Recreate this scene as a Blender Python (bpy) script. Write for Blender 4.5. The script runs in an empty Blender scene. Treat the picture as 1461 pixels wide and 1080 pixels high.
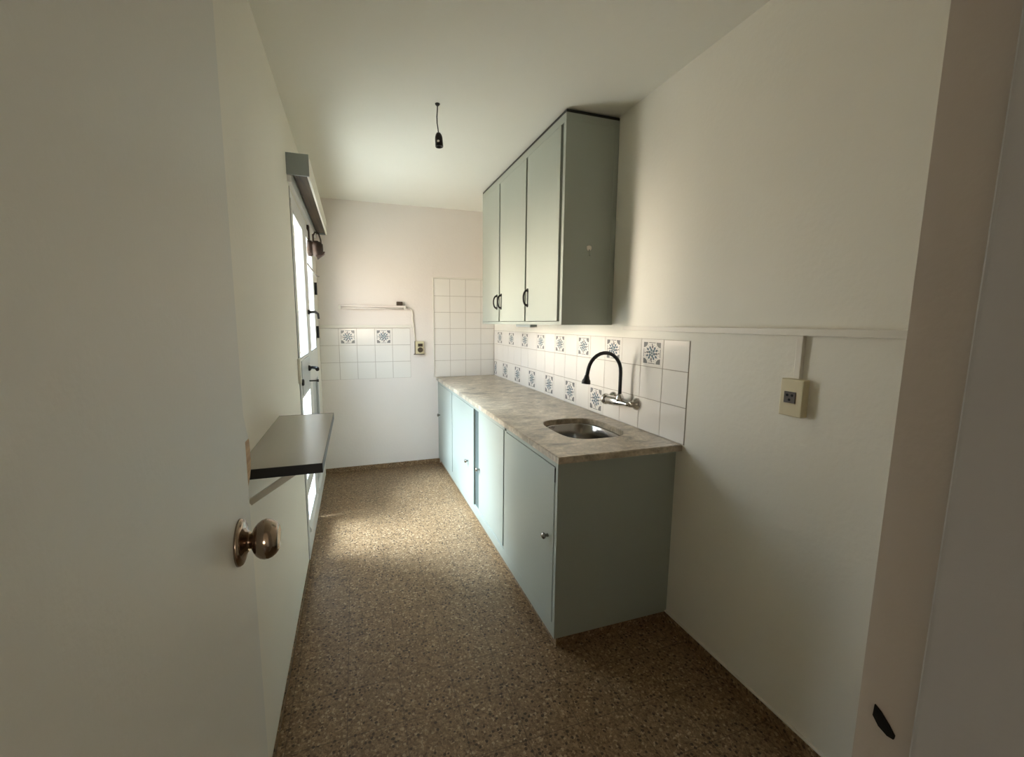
import bpy, bmesh, math, random
from math import pi, sin, cos, radians
from mathutils import Vector, Matrix
random.seed(4)
sc = bpy.context.scene
COL = sc.collection

# ---------------------------------------------------------------- materials
def new_mat(name):
    m = bpy.data.materials.new(name); m.use_nodes = True
    nt = m.node_tree
    return m, nt, nt.nodes['Principled BSDF']

def plain(name, col, rough=.5, metal=0., bump=0., bscale=40., var=0., spec=.5, vscale=3.):
    m, nt, b = new_mat(name)
    b.inputs['Base Color'].default_value = (*col, 1)
    b.inputs['Roughness'].default_value = rough
    b.inputs['Metallic'].default_value = metal
    b.inputs['Specular IOR Level'].default_value = spec
    tc = nt.nodes.new('ShaderNodeTexCoord')
    if var:
        n = nt.nodes.new('ShaderNodeTexNoise'); n.inputs['Scale'].default_value = vscale; n.inputs['Detail'].default_value = 5
        nt.links.new(tc.outputs['Object'], n.inputs['Vector'])
        mx = nt.nodes.new('ShaderNodeMix'); mx.data_type = 'RGBA'
        mx.inputs[6].default_value = (*[c * (1 - var) for c in col], 1)
        mx.inputs[7].default_value = (*[min(1, c * (1 + var)) for c in col], 1)
        nt.links.new(n.outputs['Fac'], mx.inputs[0]); nt.links.new(mx.outputs[2], b.inputs['Base Color'])
    if bump:
        n2 = nt.nodes.new('ShaderNodeTexNoise'); n2.inputs['Scale'].default_value = bscale; n2.inputs['Detail'].default_value = 6
        nt.links.new(tc.outputs['Object'], n2.inputs['Vector'])
        bp = nt.nodes.new('ShaderNodeBump'); bp.inputs['Strength'].default_value = bump; bp.inputs['Distance'].default_value = .004
        nt.links.new(n2.outputs['Fac'], bp.inputs['Height']); nt.links.new(bp.outputs['Normal'], b.inputs['Normal'])
    return m

def terrazzo(name, tile=True):
    m, nt, b = new_mat(name)
    N = nt.nodes.new; L = nt.links.new
    tc = N('ShaderNodeTexCoord')
    def vor(scale):
        v = N('ShaderNodeTexVoronoi'); v.inputs['Scale'].default_value = scale
        L(tc.outputs['Object'], v.inputs['Vector']); return v
    v1 = vor(120); v2 = vor(75); v3 = vor(260)
    r1 = N('ShaderNodeValToRGB'); r1.color_ramp.interpolation = 'CONSTANT'
    els = r1.color_ramp.elements
    pal = [(0, (.175, .108, .054)), (.22, (.235, .152, .080)), (.48, (.205, .129, .066)), (.70, (.28, .19, .105)), (.86, (.12, .070, .034)), (.94, (.38, .28, .17))]
    els[0].position = 0; els[0].color = (*pal[0][1], 1); els[1].position = pal[1][0]; els[1].color = (*pal[1][1], 1)
    for p_, c_ in pal[2:]:
        e = els.new(p_); e.color = (*c_, 1)
    sep = N('ShaderNodeSeparateColor'); L(v1.outputs['Color'], sep.inputs[0]); L(sep.outputs[0], r1.inputs[0])
    # larger dark chips
    s2 = N('ShaderNodeSeparateColor'); L(v2.outputs['Color'], s2.inputs[0])
    g2 = N('ShaderNodeMath'); g2.operation = 'GREATER_THAN'; g2.inputs[1].default_value = .83; L(s2.outputs[1], g2.inputs[0])
    d2 = N('ShaderNodeMath'); d2.operation = 'LESS_THAN'; d2.inputs[1].default_value = .42; L(v2.outputs['Distance'], d2.inputs[0])
    a2 = N('ShaderNodeMath'); a2.operation = 'MULTIPLY'; L(g2.outputs[0], a2.inputs[0]); L(d2.outputs[0], a2.inputs[1])
    m2 = N('ShaderNodeMix'); m2.data_type = 'RGBA'; m2.inputs[7].default_value = (.06, .036, .02, 1)
    L(a2.outputs[0], m2.inputs[0]); L(r1.outputs[0], m2.inputs[6])
    # fine sandy specks
    s3 = N('ShaderNodeSeparateColor'); L(v3.outputs['Color'], s3.inputs[0])
    mr = N('ShaderNodeMapRange'); mr.inputs['To Min'].default_value = .72; mr.inputs['To Max'].default_value = 1.22; L(s3.outputs[2], mr.inputs[0])
    m3 = N('ShaderNodeMix'); m3.data_type = 'RGBA'; m3.blend_type = 'MULTIPLY'; m3.inputs[0].default_value = 1
    L(m2.outputs[2], m3.inputs[6]); L(mr.outputs[0], m3.inputs[7])
    out = m3.outputs[2]
    if tile:
        sp = N('ShaderNodeSeparateXYZ'); L(tc.outputs['Object'], sp.inputs[0])
        lines = []
        for ax, off in ((0, .075), (1, .03)):
            ad = N('ShaderNodeMath'); ad.operation = 'ADD'; ad.inputs[1].default_value = off + 10; L(sp.outputs[ax], ad.inputs[0])
            md = N('ShaderNodeMath'); md.operation = 'MODULO'; md.inputs[1].default_value = .2; L(ad.outputs[0], md.inputs[0])
            lt = N('ShaderNodeMath'); lt.operation = 'LESS_THAN'; lt.inputs[1].default_value = .0028; L(md.outputs[0], lt.inputs[0])
            lines.append(lt)
        mxm = N('ShaderNodeMath'); mxm.operation = 'MAXIMUM'; L(lines[0].outputs[0], mxm.inputs[0]); L(lines[1].outputs[0], mxm.inputs[1])
        sc_ = N('ShaderNodeMath'); sc_.operation = 'MULTIPLY'; sc_.inputs[1].default_value = .6; L(mxm.outputs[0], sc_.inputs[0])
        m4 = N('ShaderNodeMix'); m4.data_type = 'RGBA'; m4.inputs[7].default_value = (.05, .032, .02, 1)
        L(sc_.outputs[0], m4.inputs[0]); L(out, m4.inputs[6]); out = m4.outputs[2]
    L(out, b.inputs['Base Color'])
    b.inputs['Roughness'].default_value = .42
    b.inputs['Specular IOR Level'].default_value = .35
    return m

def marble(name):
    m, nt, b = new_mat(name); N = nt.nodes.new; L = nt.links.new
    tc = N('ShaderNodeTexCoord')
    mp = N('ShaderNodeMapping'); mp.inputs['Rotation'].default_value = (0, 0, radians(-38)); mp.inputs['Scale'].default_value = (1, 1.9, 1)
    L(tc.outputs['Object'], mp.inputs[0])
    n1 = N('ShaderNodeTexNoise'); n1.inputs['Scale'].default_value = 4.6; n1.inputs['Detail'].default_value = 9; n1.inputs['Roughness'].default_value = .68; n1.inputs['Distortion'].default_value = 1.5
    L(mp.outputs[0], n1.inputs['Vector'])
    r = N('ShaderNodeValToRGB'); e = r.color_ramp.elements
    e[0].position = .30; e[0].color = (.15, .122, .088, 1); e[1].position = .68; e[1].color = (.74, .66, .52, 1)
    x = e.new(.44); x.color = (.40, .335, .245, 1); x = e.new(.55); x.color = (.54, .455, .34, 1)
    L(n1.outputs['Fac'], r.inputs[0])
    n2 = N('ShaderNodeTexNoise'); n2.inputs['Scale'].default_value = 60; n2.inputs['Detail'].default_value = 4; L(tc.outputs['Object'], n2.inputs['Vector'])
    mr = N('ShaderNodeMapRange'); mr.inputs['From Min'].default_value = .3; mr.inputs['From Max'].default_value = .7; mr.inputs['To Min'].default_value = .78; mr.inputs['To Max'].default_value = 1.15; L(n2.outputs['Fac'], mr.inputs[0])
    mx = N('ShaderNodeMix'); mx.data_type = 'RGBA'; mx.blend_type = 'MULTIPLY'; mx.inputs[0].default_value = 1
    L(r.outputs[0], mx.inputs[6]); L(mr.outputs[0], mx.inputs[7]); L(mx.outputs[2], b.inputs['Base Color'])
    b.inputs['Roughness'].default_value = .28
    return m

def wood(name, c1, c2):
    m, nt, b = new_mat(name); N = nt.nodes.new; L = nt.links.new
    tc = N('ShaderNodeTexCoord'); mp = N('ShaderNodeMapping'); mp.inputs['Scale'].default_value = (30, 1.5, 30); L(tc.outputs['Object'], mp.inputs[0])
    n1 = N('ShaderNodeTexNoise'); n1.inputs['Scale'].default_value = 2; n1.inputs['Detail'].default_value = 6; L(mp.outputs[0], n1.inputs['Vector'])
    r = N('ShaderNodeValToRGB'); r.color_ramp.elements[0].position = .35; r.color_ramp.elements[1].position = .65
    r.color_ramp.elements[0].color = (*c1, 1); r.color_ramp.elements[1].color = (*c2, 1)
    L(n1.outputs['Fac'], r.inputs[0]); L(r.outputs[0], b.inputs['Base Color']); b.inputs['Roughness'].default_value = .6
    return m

def glass_mat(name, frosted=0.):
    m = bpy.data.materials.new(name); m.use_nodes = True; nt = m.node_tree; nt.nodes.clear(); N = nt.nodes.new; L = nt.links.new
    o = N('ShaderNodeOutputMaterial'); t = N('ShaderNodeBsdfTransparent'); t.inputs[0].default_value = (.96, .97, .97, 1)
    g = N('ShaderNodeBsdfGlossy'); g.inputs['Roughness'].default_value = .03
    lw = N('ShaderNodeLayerWeight'); lw.inputs['Blend'].default_value = .5
    pw = N('ShaderNodeMath'); pw.operation = 'POWER'; pw.inputs[1].default_value = 5; L(lw.outputs['Facing'], pw.inputs[0])
    fr = N('ShaderNodeMath'); fr.operation = 'MULTIPLY_ADD'; fr.inputs[1].default_value = .96; fr.inputs[2].default_value = .04; L(pw.outputs[0], fr.inputs[0])
    mx = N('ShaderNodeMixShader'); L(fr.outputs[0], mx.inputs[0]); L(t.outputs[0], mx.inputs[1]); L(g.outputs[0], mx.inputs[2])
    out = mx
    if frosted:
        tr = N('ShaderNodeBsdfTranslucent'); tr.inputs[0].default_value = (.9, .92, .93, 1)
        m2 = N('ShaderNodeMixShader'); m2.inputs[0].default_value = frosted
        L(mx.outputs[0], m2.inputs[1]); L(tr.outputs[0], m2.inputs[2]); out = m2
    L(out.outputs[0], o.inputs[0])
    return m

M = {}
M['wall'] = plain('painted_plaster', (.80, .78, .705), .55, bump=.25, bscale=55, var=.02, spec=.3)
M['wall_back'] = plain('painted_plaster_back', (.765, .715, .67), .55, bump=.25, bscale=55, var=.02, spec=.3)  # wall plaster with the light's pinkish cast put into the colour
M['ceiling'] = plain('ceiling_paint', (.79, .775, .70), .8, bump=.15, bscale=40, var=.015, spec=.2)
M['door_paint'] = plain('cream_door_paint', (.68, .68, .64), .42, bump=.12, bscale=120, var=.02)
M['jamb_paint'] = plain('jamb_paint', (.55, .50, .46), .5, bump=.12, bscale=90, var=.03)
M['stop_shaded'] = plain('shaded_lining_grey', (.44, .435, .44), .5, bump=.12, bscale=90, var=.03)  # dim hall-side shade of the doorway stop put into a greyer colour
M['floor'] = terrazzo('brown_terrazzo')
M['terrazzo'] = terrazzo('brown_terrazzo_strip', tile=False)
M['cab'] = plain('grey_green_paint', (.345, .38, .335), .42, bump=.12, bscale=90, var=.035)
M['cab_teal_shade'] = plain('teal_recess_shade', (.095, .12, .112), .5)  # shade of the recess between the middle doors put into the colour
M['cab_dark'] = plain('dark_cabinet_interior', (.03, .03, .028), .8)
M['marble'] = marble('beige_marble')
M['tile'] = plain('white_ceramic', (.80, .77, .72), .12, var=.015)
M['grout'] = plain('grout', (.42, .37, .32), .85, var=.1)
M['motif'] = plain('blue_grey_glaze', (.15, .20, .235), .15, var=.25, vscale=60)
M['motif_brown'] = plain('brown_grey_glaze', (.225, .225, .22), .15, var=.2, vscale=60)
M['trim_white'] = plain('white_trim', (.74, .71, .64), .4)
M['white_paint'] = plain('white_gloss_paint', (.74, .745, .73), .3, var=.03)
M['grey_paint'] = plain('grey_door_paint', (.50, .53, .54), .35, var=.04)
M['glass'] = glass_mat('clear_glass')
M['frost'] = glass_mat('frosted_glass', .22)
M['black'] = plain('black_bakelite', (.006, .006, .006), .28)
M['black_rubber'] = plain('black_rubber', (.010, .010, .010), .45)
M['black_metal'] = plain('black_metal', (.012, .011, .010), .4, metal=.3)
M['chrome'] = plain('chrome', (.62, .60, .57), .14, metal=1)
M['steel'] = plain('brushed_steel', (.31, .295, .27), .17, metal=1, bump=.05, bscale=200)
M['bronze'] = plain('satin_nickel_knob', (.34, .265, .205), .15, metal=1, bump=.06, bscale=180, var=.08)
M['rust'] = plain('rusty_metal', (.045, .028, .020), .5, metal=.4, bump=.6, bscale=60, var=.5, vscale=25)
M['pelmet_grey'] = plain('pelmet_grey_paint', (.30, .34, .335), .5, var=.04)
M['pelmet_cream'] = plain('pelmet_cream_paint', (.66, .64, .56), .5, var=.03)
M['wood'] = wood('brown_wood', (.030, .018, .008), (.085, .055, .025))
M['raw_wood'] = wood('raw_wood', (.36, .20, .085), (.62, .41, .22))
M['shelf_top'] = plain('grey_laminate', (.44, .425, .38), .22, var=.02)
M['shelf_edge'] = plain('black_edging', (.008, .007, .007), .4)
M['ivory'] = plain('ivory_plastic', (.62, .55, .36), .35, var=.04, vscale=12)
M['brown_plastic'] = plain('brown_plastic', (.055, .037, .022), .4)
M['cable_white'] = plain('white_cable', (.74, .70, .62), .5)
M['tube'] = plain('opal_tube', (.72, .66, .61), .25)
M['hole'] = plain('dark_hole', (.004, .004, .004), 1.)
M['outside'] = plain('pale_concrete', (.56, .49, .40), .9, var=.08)

# ---------------------------------------------------------------- mesh helpers
class B:
    """collects shapes into one mesh"""
    def __init__(s): s.bm = bmesh.new(); s.mi = 0
    def _mark(s, faces):
        for f in faces: f.material_index = s.mi
    def box(s, x0, x1, y0, y1, z0, z1, bev=0., seg=2):
        t = bmesh.new()
        vs = [t.verts.new((x, y, z)) for x in (x0, x1) for y in (y0, y1) for z in (z0, z1)]
        for q in ((0, 1, 3, 2), (4, 6, 7, 5), (0, 4, 5, 1), (2, 3, 7, 6), (0, 2, 6, 4), (1, 5, 7, 3)):
            t.faces.new([vs[i] for i in q])
        bmesh.ops.recalc_face_normals(t, faces=t.faces[:])
        if bev: bmesh.ops.bevel(t, geom=t.edges[:], offset=bev, segments=seg, affect='EDGES', profile=.6)
        s.merge(t); return s
    def merge(s, t):
        mp = {}
        for v in t.verts: mp[v] = s.bm.verts.new(v.co)
        for f in t.faces:
            try: g = s.bm.faces.new([mp[v] for v in f.verts]); g.material_index = s.mi; g.smooth = f.smooth
            except ValueError: pass
        t.free()
    def loft(s, loops, cap0=True, cap1=True, smooth=True, closed=True):
        t = bmesh.new(); R = [[t.verts.new(c) for c in lp] for lp in loops]; n = len(R[0])
        for a, b in zip(R, R[1:]):
            for i in range(n if closed else n - 1):
                f = t.faces.new((a[i], a[(i + 1) % n], b[(i + 1) % n], b[i])); f.smooth = smooth
        if cap0: t.faces.new(R[0][::-1])
        if cap1: t.faces.new(R[-1])
        bmesh.ops.recalc_face_normals(t, faces=t.faces[:])
        s.merge(t); return s
    def tube(s, pts, r, n=14, cap=True):
        pts = [Vector(p) for p in pts]; rs = r if isinstance(r, (list, tuple)) else [r] * len(pts)
        loops = []; up = None
        for i, p in enumerate(pts):
            d = (pts[min(i + 1, len(pts) - 1)] - pts[max(i - 1, 0)]).normalized()
            if up is None:
                up = Vector((0, 0, 1)) if abs(d.z) < .9 else Vector((0, 1, 0))
            a = d.cross(up).normalized(); up = a.cross(d).normalized()
            loops.append([p + rs[i] * (cos(2 * pi * k / n) * a + sin(2 * pi * k / n) * up) for k in range(n)])
        return s.loft(loops, cap, cap)
    def lathe(s, base, axis, prof, n=32):
        """prof: (distance along axis, radius)"""
        base = Vector(base); ax = Vector(axis).normalized()
        a = ax.orthogonal().normalized(); b = ax.cross(a)
        loops = [[base + ax * h + r * (cos(2 * pi * k / n) * a + sin(2 * pi * k / n) * b) for k in range(n)] for h, r in prof]
        return s.loft(loops)
    def poly(s, pts):
        f = s.bm.faces.new([s.bm.verts.new(p) for p in pts]); f.material_index = s.mi; return s

def root_loc(o):
    while o.parent: o = o.parent
    return o.location.copy()

def obj(name, b, mats, parent=None, smooth_angle=None):
    me = bpy.data.meshes.new(name)
    bm = b.bm
    if parent is not None:
        bmesh.ops.translate(bm, verts=bm.verts[:], vec=-root_loc(parent))
    bm.to_mesh(me); bm.free()
    for m in (mats if isinstance(mats, (list, tuple)) else [mats]): me.materials.append(m)
    o = bpy.data.objects.new(name, me); COL.objects.link(o)
    if parent is not None: o.parent = parent
    return o

def tag(o, label, cat=None, group=None):
    o['label'] = label
    if cat: o['category'] = cat
    if group: o['group'] = group
    return o

def thing(name, loc, label, cat, group=None):
    o = bpy.data.objects.new(name, None); COL.objects.link(o); o.location = loc; o.empty_display_size = .05
    return tag(o, label, cat, group)

def struct(o, label=None):
    o['kind'] = 'structure'
    if label: o['label'] = label
    return o

def sgroup(name, loc, label):
    o = bpy.data.objects.new(name, None); COL.objects.link(o); o.location = loc; o.empty_display_size = .05
    return struct(o, label)

# ---------------------------------------------------------------- measured layout (metres)
EYE = 1.44
XL, XR, YB, ZC = -.305, 1.394, 4.136, 2.537
YJ0, YJ = .085, .228            # doorway wall, hall face and kitchen face
XJL, XJ = -.245, .445           # doorway opening
ZDOOR = 2.10
XDF = -.205                     # face of the opened leaf

# room shell
def slab(z0, z1):
    o = [(-1.45, -3.2), (1.544, -3.2), (1.544, YB + .15), (XL - .15, YB + .15), (XL - .15, YJ0), (-1.45, YJ0)]
    return B().loft([[(x, y, z0) for x, y in o], [(x, y, z1) for x, y in o]], smooth=False)
b = slab(-.1, 0)
struct(obj('floor', b, M['floor']), 'brown speckled terrazzo floor laid in small square tiles')
b = slab(ZC, ZC + .12)
struct(obj('ceiling', b, M['ceiling']), 'plain off-white painted ceiling')
b = B(); b.box(XR, XR + .15, YJ, YB + .15, 0, ZC)
struct(obj('wall_right', b, M['wall']), 'off-white painted wall behind the kitchen units')
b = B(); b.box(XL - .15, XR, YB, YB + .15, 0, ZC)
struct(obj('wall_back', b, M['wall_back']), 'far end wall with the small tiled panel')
OY0, OY1, OZ1 = 2.555, 3.84, 2.165      # glazed door opening in the left wall
b = B()
b.box(XL - .15, XL, YJ, OY0, 0, ZC); b.box(XL - .15, XL, OY1, YB, 0, ZC); b.box(XL - .15, XL, OY0, OY1, OZ1, ZC)
struct(obj('wall_left', b, M['wall']), 'off-white painted wall with the glazed door')
b = B()
b.box(-1.45, XJL, YJ0, YJ, 0, ZC); b.box(XJ, 1.544, YJ0, YJ, 0, ZC); b.box(XJL, XJ, YJ0, YJ, ZDOOR, ZC)
struct(obj('wall_front', b, M['jamb_paint']), 'wall around the doorway the view looks through')
# hall behind the view, with an unseen window added at its end for fill light
b = B(); b.box(-1.45, -1.3, -3.2, YJ0, 0, ZC); struct(obj('wall_hall_left', b, M['wall']))
b = B(); b.box(1.3, 1.45, -3.2, YJ0, 0, ZC); struct(obj('wall_hall_right', b, M['wall']))
HW = (-.55, .55, 1.0, 2.15)
b = B(); b.box(-1.3, HW[0], -3.2, -3.05, 0, ZC); b.box(HW[1], 1.3, -3.2, -3.05, 0, ZC)
b.box(HW[0], HW[1], -3.2, -3.05, 0, HW[2]); b.box(HW[0], HW[1], -3.2, -3.05, HW[3], ZC)
struct(obj('wall_hall_back', b, M['wall']))
w1 = sgroup('fill_window_1', (0, -3.12, HW[2]), 'white framed unseen window added at the end of the hall for fill light')
b = B()
for x0, x1 in ((HW[0], HW[0] + .05), (-.025, .025), (HW[1] - .05, HW[1])): b.box(x0, x1, -3.15, -3.10, HW[2], HW[3], .004)
for z0, z1 in ((HW[2], HW[2] + .05), (HW[3] - .05, HW[3])): b.box(HW[0] + .05, HW[1] - .05, -3.15, -3.10, z0, z1, .004)
obj('window_frame', b, M['white_paint'], w1)
b = B(); b.box(HW[0] + .045, HW[1] - .045, -3.128, -3.124, HW[2] + .045, HW[3] - .045); obj('pane', b, M['glass'], w1)

# baseboards (dark terrazzo, pale top edge)
def baseboard(name, x0, x1, y0, y1, h, strip):
    b = B(); b.box(x0, x1, y0, y1, 0, h, .003)
    o = struct(obj(name, b, M['terrazzo']))
    if strip:
        b = B(); b.box(x0, x1, y0, y1, h + .0003, h + .007, .002); tag(obj('top_edge', b, M['trim_white'], o), 'pale line of filler along the top')
    return o
baseboard('baseboard_right', XR - .011, XR, YJ, 1.52, .056, 1)
baseboard('baseboard_back', XL, .80, YB - .012, YB, .05, 0)
baseboard('baseboard_left', XL, XL + .006, YJ + .75, OY0, .03, 0)

# doorway lining: rebate, stop and latch hole
t1 = sgroup('trim_1', (XJ, YJ, 0), 'painted lining of the doorway on the right with a latch hole')
b = B(); b.box(XJ - .0085, XJ, YJ0, .186, 0, ZDOOR, .004, 3); b.box(XJL, XJL + .0085, YJ0, .186, 0, ZDOOR, .004, 3)
b.box(XJL + .0085, XJ - .0085, YJ0, .186, ZDOOR - .0085, ZDOOR, .003)
obj('door_stop', b, M['stop_shaded'], t1)
b = B()
hp = [(.2155, 1.0935), (.2105, 1.0905), (.2035, 1.0835), (.1990, 1.0775), (.1995, 1.0735), (.2040, 1.0725), (.2110, 1.0755), (.2160, 1.0820)]
b.loft([[(XJ - .0015, y, z) for y, z in hp], [(XJ + .0005, y, z) for y, z in hp]])
obj('latch_hole', b, M['hole'], t1)

# ---------------------------------------------------------------- foreground door leaf
d2 = sgroup('door_2', (XDF, YJ, 0), 'cream painted room door standing wide open at the left with a round knob')
DE = .878; DT = .036
b = B(); b.box(XDF - DT, XDF, YJ + .002, DE, .008, ZDOOR - .01, .0025, 2)
leaf = obj('leaf', b, M['door_paint'], d2)
def sliver(name, prof, mat, label):
    b = B(); xs = (XDF - .0010, XDF - .004, XDF - .016)
    lo = [[(x, DE - .004, z) for z, w in prof] for x in xs]; hi = [[(x, DE + w * k, z + dz) for z, w in prof] for x, k, dz in zip(xs, (.9, 1., .75), (0, .001, .003))]
    for i in range(2):
        for j in range(len(prof) - 1):
            b.loft([[lo[i][j], lo[i][j + 1], lo[i + 1][j + 1], lo[i + 1][j]], [hi[i][j], hi[i][j + 1], hi[i + 1][j + 1], hi[i + 1][j]]], smooth=False)
    bmesh.ops.remove_doubles(b.bm, verts=b.bm.verts[:], dist=1e-5)
    tag(obj(name, b, mat, d2), label)
sliver('splintered_edge', [(1.122, .0), (1.127, .006), (1.136, .021), (1.150, .033), (1.167, .040), (1.176, .037), (1.188, .039), (1.204, .036), (1.212, .033)], M['raw_wood'], 'bare brown splintered wood on the door edge')
sliver('paint_flake', [(1.2125, .033), (1.222, .026), (1.235, .018), (1.250, .011), (1.262, .004), (1.27, .0)], M['door_paint'], 'cream paint flaking above the splintered wood')
KY, KZ = .790, 1.056
b = B(); b.lathe((XDF, KY, KZ), (1, 0, 0), [(0, .0405), (.003, .0405), (.0065, .038), (.009, .031), (.0115, .021), (.016, .0165)], 48)
ro = obj('rosette', b, M['bronze'], d2)
b = B(); b.lathe((XDF, KY, KZ), (1, 0, 0), [(.012, .0145), (.016, .0128), (.0195, .0135), (.0215, .0175), (.0245, .0235), (.029, .0290), (.0345, .0328), (.041, .0346), (.0475, .0340), (.053, .0318), (.058, .0280), (.0615, .0235), (.0635, .0195), (.0634, .0180), (.0628, .0165), (.0628, .008), (.0628, .002)], 56)
obj('knob', b, M['bronze'], d2)
b = B()
for z in (.25, 1.05, 1.85): b.tube([(XDF - .006, YJ + .004, z - .04), (XDF - .006, YJ + .004, z + .04)], .006, 10)
obj('hinge', b, M['steel'], d2)

# ---------------------------------------------------------------- glazed door in the left wall
d1 = sgroup('door_1', (XL, OY0, 0), 'white glazed double door in the left wall, glass bright with daylight')
b = B()   # fixed frame
b.box(XL - .10, XL - .004, OY0, OY0 + .035, 0, OZ1, .003); b.box(XL - .10, XL - .004, OY1 - .035, OY1, 0, OZ1, .003)
b.box(XL - .10, XL - .004, OY0 + .035, OY1 - .035, OZ1 - .045, OZ1, .003)
b.box(XL - .15, XL, OY0 + .035, OY1 - .035, 0, .02)
obj('frame', b, M['white_paint'], d1)
b = B(); b.box(XL - .06, XL + .0015, OY0 - .002, OY0 + .010, 0, OZ1); tag(obj('gap_shade', b, M['black_rubber'], d1), 'black strip painting the dark of the gap beside the frame')  # black strip stands in for the unlit gap beside the frame
for i, (y0, y1, sa, sb) in enumerate(((2.594, 3.196, .042, .085), (3.204, 3.801, .085, .06))):
    xa, xb = XL - .034, XL + .004
    b = B()
    b.box(xa, xb, y0, y0 + sa, .028, 2.115, .004); b.box(xa, xb, y1 - sb, y1, .028, 2.115, .004)
    for z0, z1 in ((.028, .22), (.40, .48), (1.00, 1.225), (2.06, 2.115)): b.box(xa, xb, y0 + sa, y1 - sb, z0, z1, .004)
    lf = obj('leaf', b, M['white_paint'], d1)
    b = B()
    for z0, z1 in ((1.225, 2.06), (.48, 1.00), (.22, .40)):          # glazing beads
        for zz in (z0, z1 - .012): b.box(xb - .018, xb - .001, y0 + sa, y1 - sb, zz, zz + .012, .002)
        for yy in (y0 + sa, y1 - sb - .012): b.box(xb - .018, xb - .001, yy, yy + .012, z0 + .012, z1 - .012, .002)
    obj('glazing_bead', b, M['grey_paint'], lf)
    b = B(); b.box(xb - .022, xb - .0185, y0 + sa - .005, y1 - sb + .005, 1.22, 2.065); obj('pane', b, M['glass'], lf)
    b = B(); b.box(xb - .022, xb - .0185, y0 + sa - .005, y1 - sb + .005, .475, 1.005)
    b2 = B(); b2.box(xb - .022, xb - .0185, y0 + sa - .005, y1 - sb + .005, .215, .405)
    for bb, l0, l1 in ((b, 'middle pane of pale frosted glass', 'solid grey-white middle panel'), (b2, 'low pane of pale frosted glass', 'solid grey-white low panel')):
        if i == 0: tag(obj('pane', bb, M['frost'], lf), l0)
        else: tag(obj('lower_panel', bb, M['grey_paint'], lf), l1)
    b = B()
    b.loft([[(xb, y0 + sa, .16), (xb + .010, y0 + sa, .165), (xb + .010, y0 + sa, .18), (xb, y0 + sa, .20)], [(xb, y1 - .02, .16), (xb + .010, y1 - .02, .165), (xb + .010, y1 - .02, .18), (xb, y1 - .02, .20)]], smooth=False)
    obj('weather_bar', b, M['white_paint'], lf)
    if i == 0:
        b = B(); b.box(xb, xb + .004, y0 + sa + .01, y1 - sb - .01, 1.01, 1.215, .0015); tag(obj('lock_panel', b, M['grey_paint'], lf), 'grey painted middle rail')
        b = B(); b.box(XL, XL + .014, OY0 - .045, OY0 - .004, 1.10, 1.24, .003); tag(obj('strike_box', b, M['pelmet_cream'], d1), 'cream lock keeper on the wall edge')
        b = B(); b.lathe((xb + .004, y0 + .012, 1.095), (1, 0, 0), [(0, .020), (.008, .020), (.012, .015)], 20); obj('keyhole_rosette', b, M['black_metal'], d1)
# handles: window lever, door lever, bolt key, hinges
b = B(); b.lathe((XL + .004, 3.19, 1.512), (1, 0, 0), [(0, .017), (.008, .017), (.012, .010), (.02, .009)], 18)
b.tube([(XL + .02, 3.19, 1.512), (XL + .05, 3.185, 1.514), (XL + .068, 3.18, 1.500), (XL + .072, 3.175, 1.465)], [.009, .009, .009, .007], 12)
obj('window_handle', b, M['black_metal'], d1)
b = B(); b.lathe((XL + .008, 3.0, 1.138), (1, 0, 0), [(0, .019), (.010, .018), (.016, .010)], 18)
b.tube([(XL + .018, 3.0, 1.138), (XL + .028, 3.0, 1.142), (XL + .05, 2.995, 1.140), (XL + .062, 2.98, 1.136), (XL + .066, 2.94, 1.134)], [.009, .010, .011, .013, .012], 12)
obj('door_handle', b, M['black_metal'], d1)
b = B(); b.tube([(XL - .01, 3.0, 1.052), (XL + .066, 3.0, 1.052)], .0045, 10); b.lathe((XL + .055, 3.0, 1.052), (1, 0, 0), [(0, .009), (.012, .009)], 12)
obj('key', b, M['black_metal'], d1)
for z in (1.72, 1.36, .40):
    b = B(); b.tube([(XL + .012, 3.825, z - .05), (XL + .012, 3.825, z + .05)], .011, 12); b.box(XL - .004, XL + .004, 3.80, 3.85, z - .045, z + .045, .001)
    obj('hinge', b, M['black_metal'], d1)
b = B(); b.tube([(XL + .002, 3.30, 1.86), (XL + .03, 3.36, 1.82), (XL + .05, 3.5, 1.79), (XL + .055, 3.62, 1.80)], .005, 8); obj('window_stay', b, M['steel'], d1)

# pelmet box over the glazed door
P = thing('pelmet_box', (XL, 3.27, 2.2), 'long pelmet box with grey end and brown wooden inside above the glazed door', 'pelmet')
px, py0, py1, pz0, pz1 = -.195, 2.49, 4.06, 2.203, 2.312
for ya in (py0, py1 - .012):
    b = B(); b.box(XL, px, ya, ya + .012, pz0, pz1, .0015); tag(obj('end_board', b, M['pelmet_grey'], P), 'blue-grey painted end board')
b = B(); b.box(px - .012, px, py0 + .012, py1 - .012, pz0, pz1, .0015); tag(obj('front_board', b, M['pelmet_cream'], P), 'cream painted front board')
b = B(); b.box(px - .019, px - .0125, py0 + .0125, py1 - .0125, pz0 + .004, pz1 - .014); b.box(XL + .03, px - .019, py0 + .0125, py1 - .0125, pz0 + .012, pz0 + .02); tag(obj('inner_board', b, M['wood'], P), 'brown bare wood lining')
b = B(); b.box(XL, px - .012, py0 + .012, py1 - .012, pz1 - .012, pz1); obj('top_board', b, M['pelmet_cream'], P)
b = B(); b.box(XL, XL + .02, py0 + .013, py1 - .013, OZ1 + .005, pz0 + .03, .002); obj('back_rail', b, M['white_paint'], P)

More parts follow.
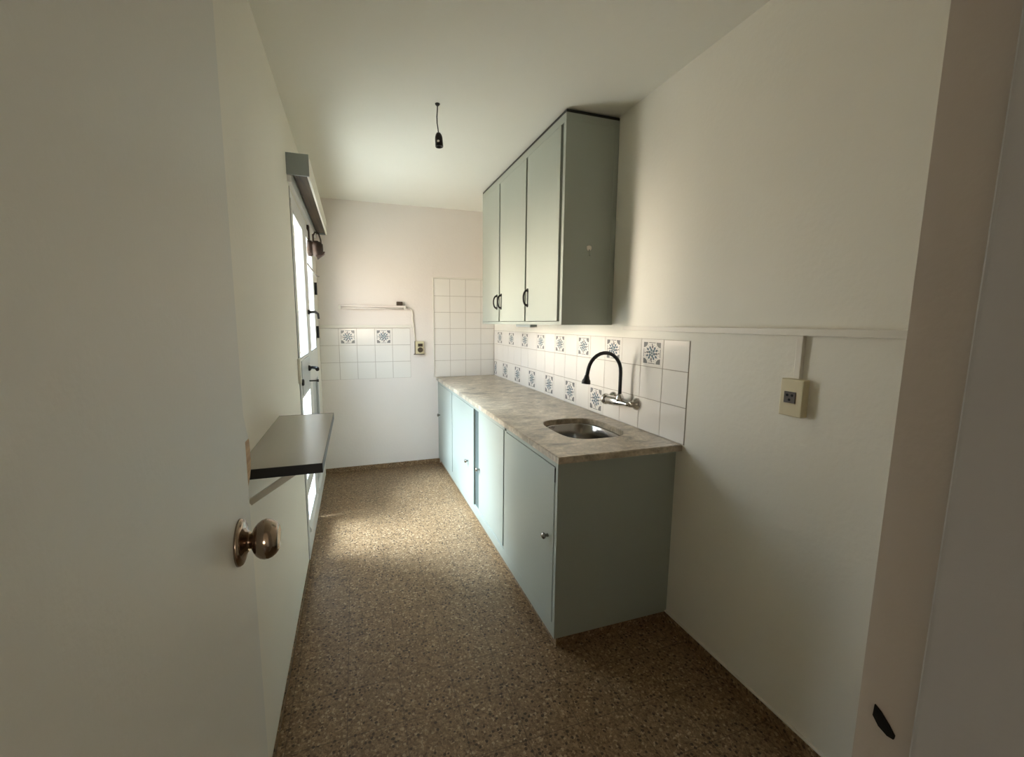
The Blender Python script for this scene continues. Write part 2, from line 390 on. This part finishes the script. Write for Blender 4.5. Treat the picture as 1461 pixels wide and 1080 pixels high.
# rusty mechanism under the pelmet
R_ = thing('roller_mechanism', (XL, 3.5, 1.93), 'rusty brown metal drum mechanism fixed to the glazed door below the pelmet', 'mechanism')
b = B(); b.lathe((XL - .006, 3.5, 1.995), (1, 0, 0), [(0, .055), (.006, .058), (.03, .058), (.034, .050), (.04, .050), (.044, .058), (.075, .058), (.08, .052), (.095, .05), (.1, .042), (.108, .034)], 28)
obj('drum', b, M['rust'], R_)
b = B(); b.box(XL - .006, XL + .012, 3.47, 3.53, 2.05, 2.16, .003); b.box(XL + .03, XL + .042, 3.49, 3.51, 2.04, 2.10, .003); b.tube([(XL + .036, 3.5, 2.09), (XL + .05, 3.5, 2.115), (XL + .075, 3.5, 2.105), (XL + .088, 3.5, 2.06), (XL + .09, 3.5, 2.03)], .006, 8)
obj('bracket', b, M['rust'], R_)
b = B(); b.loft([[(XL + .05, 3.48, 1.955), (XL + .115, 3.48, 1.975), (XL + .11, 3.48, 1.955), (XL + .06, 3.48, 1.915)], [(XL + .05, 3.52, 1.955), (XL + .115, 3.52, 1.975), (XL + .11, 3.52, 1.955), (XL + .06, 3.52, 1.915)]], smooth=False)
obj('lever_arm', b, M['rust'], R_)

# ---------------------------------------------------------------- wall shelf on the left
S = thing('wall_shelf', (XL, 1.52, 1.03), 'grey shelf with black edging fixed to the left wall behind the open door', 'shelf')
b = B(); b.box(XL, -.096, 1.184, 1.850, 1.036, 1.060, .0008); obj('shelf_board', b, M['shelf_top'], S)
b = B(); b.box(XL, -.0945, 1.180, 1.1838, 1.0335, 1.0605, .0008); b.box(-.0958, -.0945, 1.1838, 1.853, 1.0335, 1.0605); b.box(XL, -.0958, 1.8503, 1.853, 1.0335, 1.0605)
tag(obj('edging', b, M['shelf_edge'], S), 'black edging strip')
for y in (1.30,):
    b = B(); p0, p1 = Vector((XL + .001, y, .922)), Vector((-.128, y, 1.034)); dx = p1 - p0; n_ = Vector((dx.z, 0, -dx.x)).normalized() * .008
    b.loft([[p0 + n_, p0 - n_, p0 - n_ + Vector((0, .02, 0)), p0 + n_ + Vector((0, .02, 0))],
            [p1 + n_, p1 - n_, p1 - n_ + Vector((0, .02, 0)), p1 + n_ + Vector((0, .02, 0))]], smooth=False)
    tag(obj('brace', b, M['trim_white'], S), 'pale grey diagonal brace')

# ---------------------------------------------------------------- wall cabinet
UX, UY0, UY1, UZ0, UZ1 = 1.0753, 2.0545, 3.5223, 1.4317, 2.515
U = thing('wall_cabinet', (UX, UY0, UZ0), 'grey-green three door wall cabinet hung high above the sink counter', 'cabinet')
b = B()
b.box(UX, XR, UY0, UY0 + .020, UZ0, UZ1, .0015)                       # near side
b.box(UX, XR, UY1 - .018, UY1, UZ0, UZ1, .0015)
b.box(UX + .0, XR, UY0 + .020, UY1 - .018, UZ0, UZ0 + .019, .001)
b.box(UX, XR, UY0 + .020, UY1 - .018, UZ1 - .042, UZ1, .001)
b.box(UX, UX + .02, UY0 + .020, UY0 + .026, UZ0 + .019, UZ1 - .042)
obj('body', b, M['cab'], U)
b = B(); b.box(UX + .045, UX + .05, UY0 + .0205, UY1 - .0185, UZ0 + .0195, UZ1 - .0425)
b.box(UX + .0165, UX + .0445, 2.553, 2.578, UZ0 + .0195, UZ1 - .0425); b.box(UX + .0165, UX + .0445, 3.062, 3.090, UZ0 + .0195, UZ1 - .0425)
b.box(UX + .0205, UX + .0445, UY0 + .0295, UY0 + .04, UZ0 + .0195, UZ1 - .0425)
obj('interior', b, M['cab_dark'], U)
b = B(); b.box(UX + .001, XR, UY0 + .0015, UY1 - .002, UZ1 + .0003, UZ1 + .014); tag(obj('top_gap_shade', b, M['black_rubber'], U), 'dark strip painting the shadow gap along the top edge')  # dark strip stands in for the shade in the gap under the ceiling
b = B(); b.box(UX + .002, XR - .002, UY0 - .002, UY0, UZ1 - .036, UZ1 - .001, .0008); b.box(XR - .03, XR - .002, UY0 - .002, UY0, UZ0 + .001, UZ1 - .0365, .0008); obj('edge_batten', b, M['cab'], U)
for y0, y1, hy in ((2.104, 2.547, 2.518), (2.570, 3.060, 3.026), (3.084, 3.500, 3.122)):
    b = B(); b.box(UX - .004, UX + .0155, y0, y1, UZ0 + .022, UZ1 - .046, .0018); dr = obj('door', b, M['cab'], U)
    b = B(); n = 12
    arc = [(UX - .004 - .030 * sin(pi * k / n) ** .8, hy, 1.602 - .048 * cos(pi * k / n)) for k in range(n + 1)]
    b.tube(arc, [.0075 - .002 * sin(pi * k / n) for k in range(n + 1)], 10)
    for zz in (1.554, 1.650): b.lathe((UX - .0042, hy, zz), (-1, 0, 0), [(0, .012), (.003, .012), (.006, .008)], 14)
    b.box(UX - .0065, UX - .0042, hy - .006, hy + .006, 1.55, 1.655, .0008)
    tag(obj('handle', b, M['black_metal'], dr), 'black bow handle')
# adhesive hook on the cabinet side
H = thing('adhesive_hook', (1.231, UY0, 1.80), 'tiny pale adhesive hook stuck on the side of the wall cabinet', 'hook')
b = B(); b.lathe((1.231, UY0, 1.846), (0, -1, 0), [(0, .015), (.002, .015), (.004, .012)], 20); b.box(1.217, 1.245, UY0 - .003, UY0, 1.846, 1.856, .001)
obj('pad', b, M['trim_white'], H)
b = B(); b.tube([(1.231, UY0 - .004, 1.838), (1.231, UY0 - .007, 1.815), (1.229, UY0 - .012, 1.800), (1.227, UY0 - .02, 1.799), (1.226, UY0 - .024, 1.810)], .003, 8)
obj('hook', b, M['cab'], H)
# slim lamp under the cabinet
UL = thing('undercabinet_lamp', (1.18, 2.78, UZ0), 'slim grey strip lamp fixed under the wall cabinet', 'lamp')
b = B(); b.box(1.12, 1.17, 2.58, 2.84, UZ0 - .017, UZ0, .003); obj('housing', b, M['pelmet_grey'], UL)
b = B(); b.box(1.125, 1.165, 2.60, 2.82, UZ0 - .020, UZ0 - .0171, .001); obj('diffuser', b, M['tube'], UL)

# ---------------------------------------------------------------- base cabinet
BX, BY0, BZ0, BZ1 = .7905, 1.5054, .056, .869
C = thing('base_cabinet', (BX, BY0, 0), 'long grey-green base cabinet with four doors under the marble counter', 'cabinet')
b = B(); b.box(BX, XR, BY0, BY0 + .018, BZ0, BZ1, .0015)
tag(obj('end_panel', b, M['cab'], C), 'plain grey-green end panel facing the viewer')
b = B()
fy = ((BY0 + .018, 1.528), (2.128, 2.160), (4.098, YB))
for y0, y1 in fy: b.box(BX, BX + .02, y0, y1, .1202, BZ1)
b.box(BX, BX + .05, BY0 + .018, YB, BZ0, .120, .001); b.box(BX, BX + .05, BY0 + .018, YB, .838, BZ1, .001)
obj('face_frame', b, M['cab'], C)
b = B(); b.box(BX + .012, BX + .034, 2.66, 2.80, .1202, .838); tag(obj('centre_post', b, M['cab_teal_shade'], C), 'upright between the two middle doors with recess shade in its colour')
b = B(); b.box(BX + .06, BX + .065, BY0 + .0185, YB, .057, BZ1); obj('interior', b, M['cab_dark'], C)
b = B(); b.box(BX + .022, XR, BY0 + .02, YB, 0, BZ0 - .0005); tag(obj('plinth', b, M['terrazzo'], C), 'dark terrazzo plinth')
doors = ((1.531, 2.125, -.002, .123, 1.584, .505), (2.186, 2.690, .003, .128, 2.71, .434), (2.800, 3.488, -.002, .123, 2.952, .405), (3.504, 4.095, -.002, .123, 4.035, .527))
for i, (y0, y1, dx, z0, ky, kz) in enumerate(doors):
    b = B(); b.box(BX + dx, BX + dx + .018, y0, y1, z0, .835, .0018); dr = obj('door', b, M['cab'], C)
    b = B()
    kyy = min(max(ky, y0 + .02), y1 - .02)
    b.lathe((BX + dx, kyy, kz), (-1, 0, 0), [(0, .008), (.003, .0075), (.010, .006), (.014, .011), (.019, .0145), (.024, .0145), (.028, .011), (.03, .004)], 22)
    tag(obj('knob', b, M['steel'], dr), 'small round metal knob')
    if i == 0:
        b = B(); b.tube([(BX - .002, 1.5285, .77), (BX - .002, 1.5285, .832)], .0022, 8); obj('hinge', b, M['black_metal'], dr)

# marble counter with a sink cut-out
def sup(cx, cy, a, c, e, n, z):
    r = []
    for k in range(n):
        t = 2 * pi * k / n; r.append((cx + a * math.copysign(abs(cos(t)) ** (2 / e), cos(t)), cy + c * math.copysign(abs(sin(t)) ** (2 / e), sin(t)), z))
    return r
SX, SY, SA, SB = 1.120, 1.882, .170, .205
x0, x1, y0, y1, z0, z1 = .7729, XR, 1.4697, YB, .8695, .898
b = B(); N_ = 96; inner = sup(SX, SY, SA, SB, 3.4, N_, 0)
bm = b.bm
def outer_pt(p):
    d = Vector((p[0] - SX, p[1] - SY)); ts = []
    if d.x > 1e-9: ts.append((x1 - SX) / d.x)
    if d.x < -1e-9: ts.append((x0 - SX) / d.x)
    if d.y > 1e-9: ts.append((y1 - SY) / d.y)
    if d.y < -1e-9: ts.append((y0 - SY) / d.y)
    t = min(ts); return [SX + d.x * t, SY + d.y * t]
outer = [outer_pt(p) for p in inner]
for cx, cy in ((x0, y0), (x1, y0), (x0, y1), (x1, y1)):
    i = min(range(N_), key=lambda k: (math.atan2(outer[k][1] - SY, outer[k][0] - SX) - math.atan2(cy - SY, cx - SX) + pi) % (2 * pi) - pi if False else abs(((math.atan2(outer[k][1] - SY, outer[k][0] - SX) - math.atan2(cy - SY, cx - SX) + pi) % (2 * pi)) - pi))
    outer[i] = [cx, cy]
IT = [bm.verts.new((p[0], p[1], z1)) for p in inner]; IBt = [bm.verts.new((p[0], p[1], z0)) for p in inner]
OT = [bm.verts.new((p[0], p[1], z1)) for p in outer]; OBt = [bm.verts.new((p[0], p[1], z0)) for p in outer]
for k in range(N_):
    j = (k + 1) % N_
    for q in ((IT[k], OT[k], OT[j], IT[j]), (IBt[j], OBt[j], OBt[k], IBt[k]), (OT[k], OBt[k], OBt[j], OT[j]), (IT[j], IBt[j], IBt[k], IT[k])):
        bm.faces.new(q)
bmesh.ops.recalc_face_normals(bm, faces=bm.faces[:])
sharp = [e for e in bm.edges if len(e.link_faces) == 2 and e.calc_face_angle(0) > .6 and min(v.co.z for v in e.verts) > .89]
bmesh.ops.bevel(bm, geom=sharp, offset=.003, segments=2, affect='EDGES')
ct = obj('countertop', b, M['marble'])
tag(ct, 'beige veined marble countertop along the right wall', 'countertop')
# steel bowl
K = thing('sink', (SX, SY, .70), 'stainless steel sink bowl set into the marble countertop', 'sink')
b = B()
lp = [sup(SX, SY, SA + .012, SB + .012, 3.4, 72, .8690), sup(SX, SY, SA - .006, SB - .006, 3.4, 72, .8690), sup(SX, SY, SA - .010, SB - .010, 3.3, 72, .864), sup(SX, SY, SA - .016, SB - .016, 3.2, 72, .80), sup(SX, SY, SA - .024, SB - .024, 3., 72, .735), sup(SX, SY, SA - .045, SB - .045, 2.8, 72, .712), sup(SX, SY, .05, .05, 2., 72, .704), sup(SX, SY, .036, .036, 2, 72, .700)]
b.loft(lp, False, True); obj('bowl', b, M['steel'], K)
b = B(); b.lathe((SX, SY, .7005), (0, 0, 1), [(0, .034), (.004, .034), (.005, .028), (.003, .02), (.003, .003)], 28); obj('drain', b, M['chrome'], K)

# wall faucet
F = thing('wall_faucet', (XR, 1.90, 1.02), 'chrome wall faucet with black flexible arched spout over the sink', 'faucet')
fz = 1.020; fx = XR - .055
for y, z, sc_ in ((1.795, fz + .004, 1.), (2.0, fz - .002, 1.2)):
    b = B(); b.lathe((XR - .003, y, z), (-1, 0, 0), [(0, .033 * sc_), (.004, .033 * sc_), (.012, .030 * sc_), (.022, .021 * sc_), (.030, .016), (.05, .014)], 30); obj('flange', b, M['chrome'], F)
b = B(); b.tube([(fx + .012, 1.795, fz + .004), (fx + .002, 1.80, fz + .004), (fx, 1.815, fz + .003), (fx, 1.84, fz + .003), (fx, 1.865, fz + .003), (fx, 1.89, fz + .004), (fx, 1.93, fz + .002), (fx, 1.955, fz), (fx, 1.97, fz), (fx, 1.984, fz)], [.011, .012, .0115, .0115, .017, .023, .0255, .026, .026, .025], 24)
b.lathe((fx, 1.872, fz), (0, 0, 1), [(0, .016), (.02, .022), (.032, .021), (.041, .015), (.05, .0115)], 20); obj('body', b, M['chrome'], F)
b = B(); b.lathe((fx, 1.9845, fz), (0, 1, 0), [(0, .024), (.004, .030), (.018, .031), (.024, .024), (.026, .008)], 24); obj('tap_handle', b, M['chrome'], F)
hx, hy = 1.3375, 1.872
pts = [(hx, hy, z) for z in (1.06, 1.10, 1.14, 1.18)]
r_ = .099
for k in range(1, 15):
    t = pi * k / 14 * .93; pts.append((hx - r_ + r_ * cos(t), hy, 1.185 + .104 * sin(t)))
pts.append((1.1335, hy, 1.168))
b = B(); b.tube(pts, .0095, 14); tag(obj('spout_hose', b, M['black_rubber'], F), 'black flexible hose spout')
b = B(); b.lathe((1.1345, hy, 1.176), (-.10, 0, -1), [(0, .010), (.006, .012), (.018, .015), (.028, .021), (.045, .023), (.046, .014), (.043, .004)], 24); tag(obj('nozzle', b, M['black_rubber'], F), 'black spray nozzle')

# ---------------------------------------------------------------- tile panels
def tiles(name, label, place, us, vs, deco, T=.1612):
    """place(u, v, w) -> world; us / vs are tile edges; deco holds the (column, row) of the ornamented tiles"""
    b = B(); g = .0016
    b.mi = 1
    def blk(u0, u1, v0, v1, w0, w1, ch=0.):
        lo = [place(*q) for q in ((u0, v0, w0), (u1, v0, w0), (u1, v1, w0), (u0, v1, w0))]
        md = [place(*q) for q in ((u0, v0, w1 - ch), (u1, v0, w1 - ch), (u1, v1, w1 - ch), (u0, v1, w1 - ch))]
        hi = [place(*q) for q in ((u0 + ch, v0 + ch, w1), (u1 - ch, v0 + ch, w1), (u1 - ch, v1 - ch, w1), (u0 + ch, v1 - ch, w1))]
        b.loft([lo, md, hi] if ch else [lo, hi], True, True, False)
    blk(us[0], us[-1], vs[0], vs[-1], 0, .0018)
    b.mi = 0
    for i in range(len(us) - 1):
        for j in range(len(vs) - 1):
            blk(us[i] + g, us[i + 1] - g, vs[j] + g, vs[j + 1] - g, .0005, .0034, .0009)
    def shape(pts, cu, cv, su, sv):
        vs_ = [b.bm.verts.new(place(cu + x * su, cv + y * sv, .0037)) for x, y in pts]
        f = b.bm.faces.new(vs_); f.material_index = b.mi
    nfix = Vector(place(0, 0, 1)) - Vector(place(0, 0, 0))
    for (i, j) in deco:
        cu, cv = (us[i] + us[i + 1]) / 2, (vs[j] + vs[j + 1]) / 2; su, sv = us[i + 1] - us[i], vs[j + 1] - vs[j]
        b.mi = 3
        for sx in (-1, 1):
            for sy in (-1, 1):
                cpts = [(.38, .38), (.18, .38), (.20, .345)] + [(.38 - .19 * cos(a), .38 - .19 * sin(a)) for a in [radians(20 + 50 * k / 5) for k in range(6)]] + [(.345, .20), (.38, .18)]
                shape([(sx * x, sy * y) for x, y in cpts], cu, cv, su, sv)
        for sx, sy in ((0, 1), (0, -1), (1, 0), (-1, 0)):
            L, W, D = .15, .012, .368
            q = [(-L, D - W), (L, D - W), (L, D + W), (-L, D + W)] if sx == 0 else [(D - W, -L), (D + W, -L), (D + W, L), (D - W, L)]
            shape([(x * (1 if sx == 0 else sx), y * (1 if sy == 0 else sy)) for x, y in q], cu, cv, su, sv)
            tip = [(-.035, .30), (0, .34), (.035, .30), (0, .27)]
            shape([(x * (1 if sy >= 0 else -1), y * (1 if sy >= 0 else -1)) if sx == 0 else (y * sx, x) for x, y in tip], cu, cv, su, sv)
        b.mi = 2
        def leaf_shape(a, R0, rl, rw):
            pts = []
            for q in range(9):
                th = 2 * pi * q / 9; lx, ly = R0 + rl * cos(th), rw * sin(th)
                pts.append((lx * cos(a) - ly * sin(a), lx * sin(a) + ly * cos(a)))
            shape(pts, cu, cv, su, sv)
        for k in range(12):                             # round bouquet: ring of leaves, petals and a heart
            b.mi = 2 if k % 3 else 3; leaf_shape(2 * pi * k / 12 + .1, .205 + .02 * (k % 2), .058, .042)
        b.mi = 2
        for k in range(6): leaf_shape(2 * pi * k / 6 + .3, .108, .060, .048)
        leaf_shape(0, 0, .042, .042)
        b.mi = 3
        for k in range(20):
            leaf_shape(2 * pi * k / 20, .300, .010, .018)
    bm = b.bm; bm.normal_update()
    for f in bm.faces:
        if f.material_index >= 2 and f.normal.dot(nfix) < 0: f.normal_flip()
    o = obj(name, b, [M['tile'], M['grout'], M['motif'], M['motif_brown']])
    return tag(o, label, 'wall tiles')
T = .1612
vs = [.899, 1.066, 1.2275, 1.366]
us = [1.460 + k * T for k in range(17)] + [YB - .0015]
deco = [(k, 2) for k in range(1, 17, 2)] + [(k, 0) for k in range(4, 17, 2)]
tiles('tile_backsplash', 'white tiles with rows of blue-grey flower ornaments behind the counter', lambda u, v, w: (XR - w, u, v), us, vs, deco)
tiles('low_wall_tiles', 'low white tiles with two ornamented ones on the far wall near the glazed door', lambda u, v, w: (u, YB - w, v), [XL + .001, -.138, .022, .186, .350, .522], [.905, 1.067, 1.228, 1.387], [(1, 2), (3, 2)])
tiles('tile_splashback', 'tall plain white tiles on the far wall at the end of the counter', lambda u, v, w: (u, YB - w, v), [.760, .921, 1.082, 1.243, XR - .008], [.899, 1.064, 1.225, 1.385, 1.546, 1.706, 1.872], [])
b = B(); b.box(.748, .7595, YB - .010, YB, .899, 1.885, .003); b.box(.7595, XR - .001, YB - .010, YB, 1.8735, 1.885, .003)
struct(obj('trim_2', b, M['trim_white']), 'white edging strip round the tall tiles')

# ---------------------------------------------------------------- cable channels, outlets, strip light
b = B(); b.box(XR - .020, XR, YJ + .002, 1.572, 1.403, 1.4265, .002); b.box(XR - .017, XR, 1.574, 1.93, 1.405, 1.4265, .002)
tag(obj('cable_channel', b, M['trim_white']), 'white cable channel running level along the right wall', 'cable channel', 'white cable channels')
b = B(); b.box(XR - .016, XR, .972, .992, 1.262, 1.4025, .002)
tag(obj('cable_channel', b, M['trim_white']), 'short upright white cable channel above the ivory outlet', 'cable channel', 'white cable channels')
b = B(); b.box(XL + .002, .535, YB - .014, YB, 1.392, 1.418, .002)
tag(obj('cable_channel', b, M['trim_white']), 'white cable channel along the top of the low tiles on the far wall', 'cable channel', 'white cable channels')
O = thing('power_outlet', (XR, .984, 1.137), 'ivory power outlet box with brown socket on the right wall', 'outlet', 'power outlets')
b = B(); b.box(XR - .028, XR, .946, 1.022, 1.137, 1.261, .004, 3); obj('cover', b, M['ivory'], O)
b = B(); b.box(XR - .0305, XR - .0281, .968, 1.006, 1.181, 1.219, .0008); so = obj('socket', b, M['brown_plastic'], O)
b = B()
for y, z in ((.979, 1.207), (.995, 1.207), (.987, 1.192)): b.lathe((XR - .0306, y, z), (-1, 0, 0), [(0, .0045), (.0006, .0045)], 12)
obj('pin_hole', b, M['hole'], so)
O2 = thing('power_outlet', (.61, YB, 1.137), 'small outlet with two dark sockets on the far wall beside the tall tiles', 'outlet', 'power outlets')
b = B(); b.box(.567, .650, YB - .024, YB, 1.137, 1.260, .003); obj('cover', b, M['ivory'], O2)
b = B(); b.lathe((.614, YB - .0242, 1.176), (0, -1, 0), [(0, .026), (.003, .026), (.004, .022)], 20); b.box(.592, .638, YB - .0275, YB - .0242, 1.208, 1.238, .001)
obj('socket', b, M['brown_plastic'], O2)
b = B(); b.box(.562, .5668, YB - .026, YB, 1.134, 1.262, .001); b.box(.552, .655, YB - .026, YB, 1.131, 1.1365, .001)  # shadow round the cover's edge built as dark strips
tag(obj('edge_shadow_strip', b, M['brown_plastic'], O2), 'dark strips painting shadow along the side and bottom edges')
Lm = thing('strip_light', (.17, YB, 1.565), 'slim tube light batten mounted on the far wall above the low tiles', 'lamp')
b = B(); b.box(-.13, .485, YB - .03, YB, 1.585, 1.605, .003); obj('batten', b, M['tube'], Lm)
b = B(); b.tube([(-.11, YB - .028, 1.574), (.462, YB - .028, 1.574)], .0085, 14); obj('tube', b, M['tube'], Lm)
for x in (-.128, .462):
    b = B(); b.box(x, x + .02, YB - .042, YB - .004, 1.562, 1.6, .003); obj('lamp_holder', b, M['trim_white'], Lm)
b = B(); b.box(.395, .452, YB - .035, YB - .002, 1.603, 1.64, .004); b.box(.452, .475, YB - .02, YB - .004, 1.604, 1.612, .002)
tag(obj('switch', b, M['brown_plastic'], Lm), 'small brown switch block')
b = B(); b.tube([(.48, YB - .012, 1.592), (.515, YB - .012, 1.583), (.54, YB - .012, 1.562), (.547, YB - .012, 1.53), (.545, YB - .012, 1.48), (.556, YB - .01, 1.40), (.562, YB - .008, 1.33), (.57, YB - .008, 1.262)], .0065, 10)
tag(obj('lamp_cable', b, M['cable_white']), 'pale cable dropping from the tube light to the far wall outlet', 'cable')

# bare lamp socket hanging from the ceiling
G = thing('pendant_socket', (.442, 2.233, 2.33), 'black bare lamp socket hanging on a short cord from the ceiling', 'lamp')
b = B(); b.lathe((.442, 2.233, ZC), (0, 0, -1), [(0, .013), (.004, .012), (.010, .006)], 18); obj('ceiling_grommet', b, M['black'], G)
b = B(); b.tube([(.442, 2.233, 2.53), (.4405, 2.233, 2.50), (.438, 2.233, 2.475), (.439, 2.233, 2.445), (.443, 2.233, 2.42), (.445, 2.233, 2.398)], .0028, 8); obj('cord', b, M['black_rubber'], G)
b = B(); b.lathe((.445, 2.233, 2.402), (.06, 0, -1), [(0, .004), (.003, .010), (.012, .0155), (.022, .0185), (.03, .0195), (.05, .0200), (.066, .0205), (.070, .0195), (.070, .016), (.05, .015), (.05, .002)], 28); so = obj('socket', b, M['black'], G)
b = B(); b.lathe((.440, 2.2135, 2.352), (-.25, -1, 0), [(-.002, .006), (.003, .006), (.004, .004)], 14); tag(obj('screw', b, M['chrome'], so), 'shiny screw on the socket')

# outside: pale balcony slab beyond the glazed door
b = B(); b.box(-3.2, XL - .15, .8, 5.4, -.12, -.02)
struct(obj('floor_balcony', b, M['outside']))

# ---------------------------------------------------------------- light
w = bpy.data.worlds.new('sky'); sc.world = w; w.use_nodes = True; nt = w.node_tree; N = nt.nodes.new; L = nt.links.new
bg = nt.nodes['Background']
tc = N('ShaderNodeTexCoord'); sp = N('ShaderNodeSeparateXYZ'); L(tc.outputs['Generated'], sp.inputs[0])
mr = N('ShaderNodeMapRange'); mr.inputs['From Min'].default_value = -1; mr.inputs['From Max'].default_value = 1; L(sp.outputs[2], mr.inputs[0])
cr = N('ShaderNodeValToRGB'); L(mr.outputs[0], cr.inputs[0]); e = cr.color_ramp.elements
e[0].position = 0; e[0].color = (.45, .36, .27, 1); e[1].position = 1; e[1].color = (.58, .77, 1.0, 1)
for p_, c_ in ((.46, (.95, .76, .58)), (.53, (1.0, .84, .68)), (.60, (.95, .90, .86)), (.70, (.66, .82, 1.0))):
    x = e.new(p_); x.color = (*c_, 1)
nrm = N('ShaderNodeVectorMath'); nrm.operation = 'DOT_PRODUCT'; L(tc.outputs['Generated'], nrm.inputs[0])
fd = Vector((-.90, .42, .03)).normalized(); nrm.inputs[1].default_value = fd       # sunlit house fronts across the yard
lb = N('ShaderNodeMapRange'); lb.interpolation_type = 'SMOOTHSTEP'; lb.inputs['From Min'].default_value = cos(radians(14)); lb.inputs['From Max'].default_value = cos(radians(7)); lb.inputs['To Max'].default_value = 4.4
L(nrm.outputs['Value'], lb.inputs[0])
fc = N('ShaderNodeMix'); fc.data_type = 'RGBA'; fc.blend_type = 'ADD'; fc.inputs[7].default_value = (1.0, .86, .70, 1)
L(lb.outputs[0], fc.inputs[0]); fc.clamp_factor = False; L(cr.outputs[0], fc.inputs[6])
L(fc.outputs[2], bg.inputs['Color']); bg.inputs['Strength'].default_value = 6.2
sl = bpy.data.lights.new('sun', 'SUN'); sl.energy = 23; sl.angle = radians(30); sl.color = (.70, .86, 1.0)
so_ = bpy.data.objects.new('sun', sl); COL.objects.link(so_); so_.rotation_euler = Vector((.58, -.11, -.81)).to_track_quat('-Z', 'Y').to_euler()

def area(name, loc, rot, sx, sy, energy, col, portal=False):
    l = bpy.data.lights.new(name, 'AREA'); l.shape = 'RECTANGLE'; l.size = sx; l.size_y = sy; l.energy = energy; l.color = col
    o = bpy.data.objects.new(name, l); COL.objects.link(o); o.location = loc; o.rotation_euler = rot
    if portal: l.cycles.is_portal = True
    return o
area('door_portal', (XL - .14, (OY0 + OY1) / 2, 1.09), (0, -pi / 2, 0), 2.1, OY1 - OY0, 1, (1, 1, 1), True)
area('hall_portal', (0, -3.19, 1.55), (pi / 2, 0, 0), HW[1] - HW[0], HW[3] - HW[2], 1, (1, 1, 1), True)

# ---------------------------------------------------------------- camera (solved from the photograph)
F_PX, YAW, PITCH, ROLL, CX, CY = 593.99, .3129, -.1285, .0037, -32.32, -2.23
cy_, sy_ = cos(YAW), sin(YAW)
fw = Vector((sy_ * cos(PITCH), cy_ * cos(PITCH), sin(PITCH))); r0 = Vector((cy_, -sy_, 0)); u0 = r0.cross(fw)
rt = r0 * cos(ROLL) + u0 * sin(ROLL); up = -r0 * sin(ROLL) + u0 * cos(ROLL)
cam = bpy.data.cameras.new('camera'); co = bpy.data.objects.new('camera', cam); COL.objects.link(co)
mtx = Matrix((rt, up, -fw)).transposed().to_4x4(); mtx.translation = (0, 0, EYE); co.matrix_world = mtx
cam.sensor_fit = 'HORIZONTAL'; cam.sensor_width = 36; cam.lens = 36 * F_PX / 1461
cam.shift_x = -CX / 1461; cam.shift_y = CY / 1461
cam.clip_start = .01; cam.clip_end = 100
sc.camera = co

vs_ = sc.view_settings; vs_.view_transform = 'Standard'; vs_.look = 'None'; vs_.gamma = 1; vs_.use_curve_mapping = False
vs_.exposure = .9
sc.cycles.use_denoising = True
sc.cycles.max_bounces = 14; sc.cycles.diffuse_bounces = 10; sc.cycles.glossy_bounces = 6; sc.cycles.transparent_max_bounces = 12
sc.cycles.sample_clamp_indirect = 8
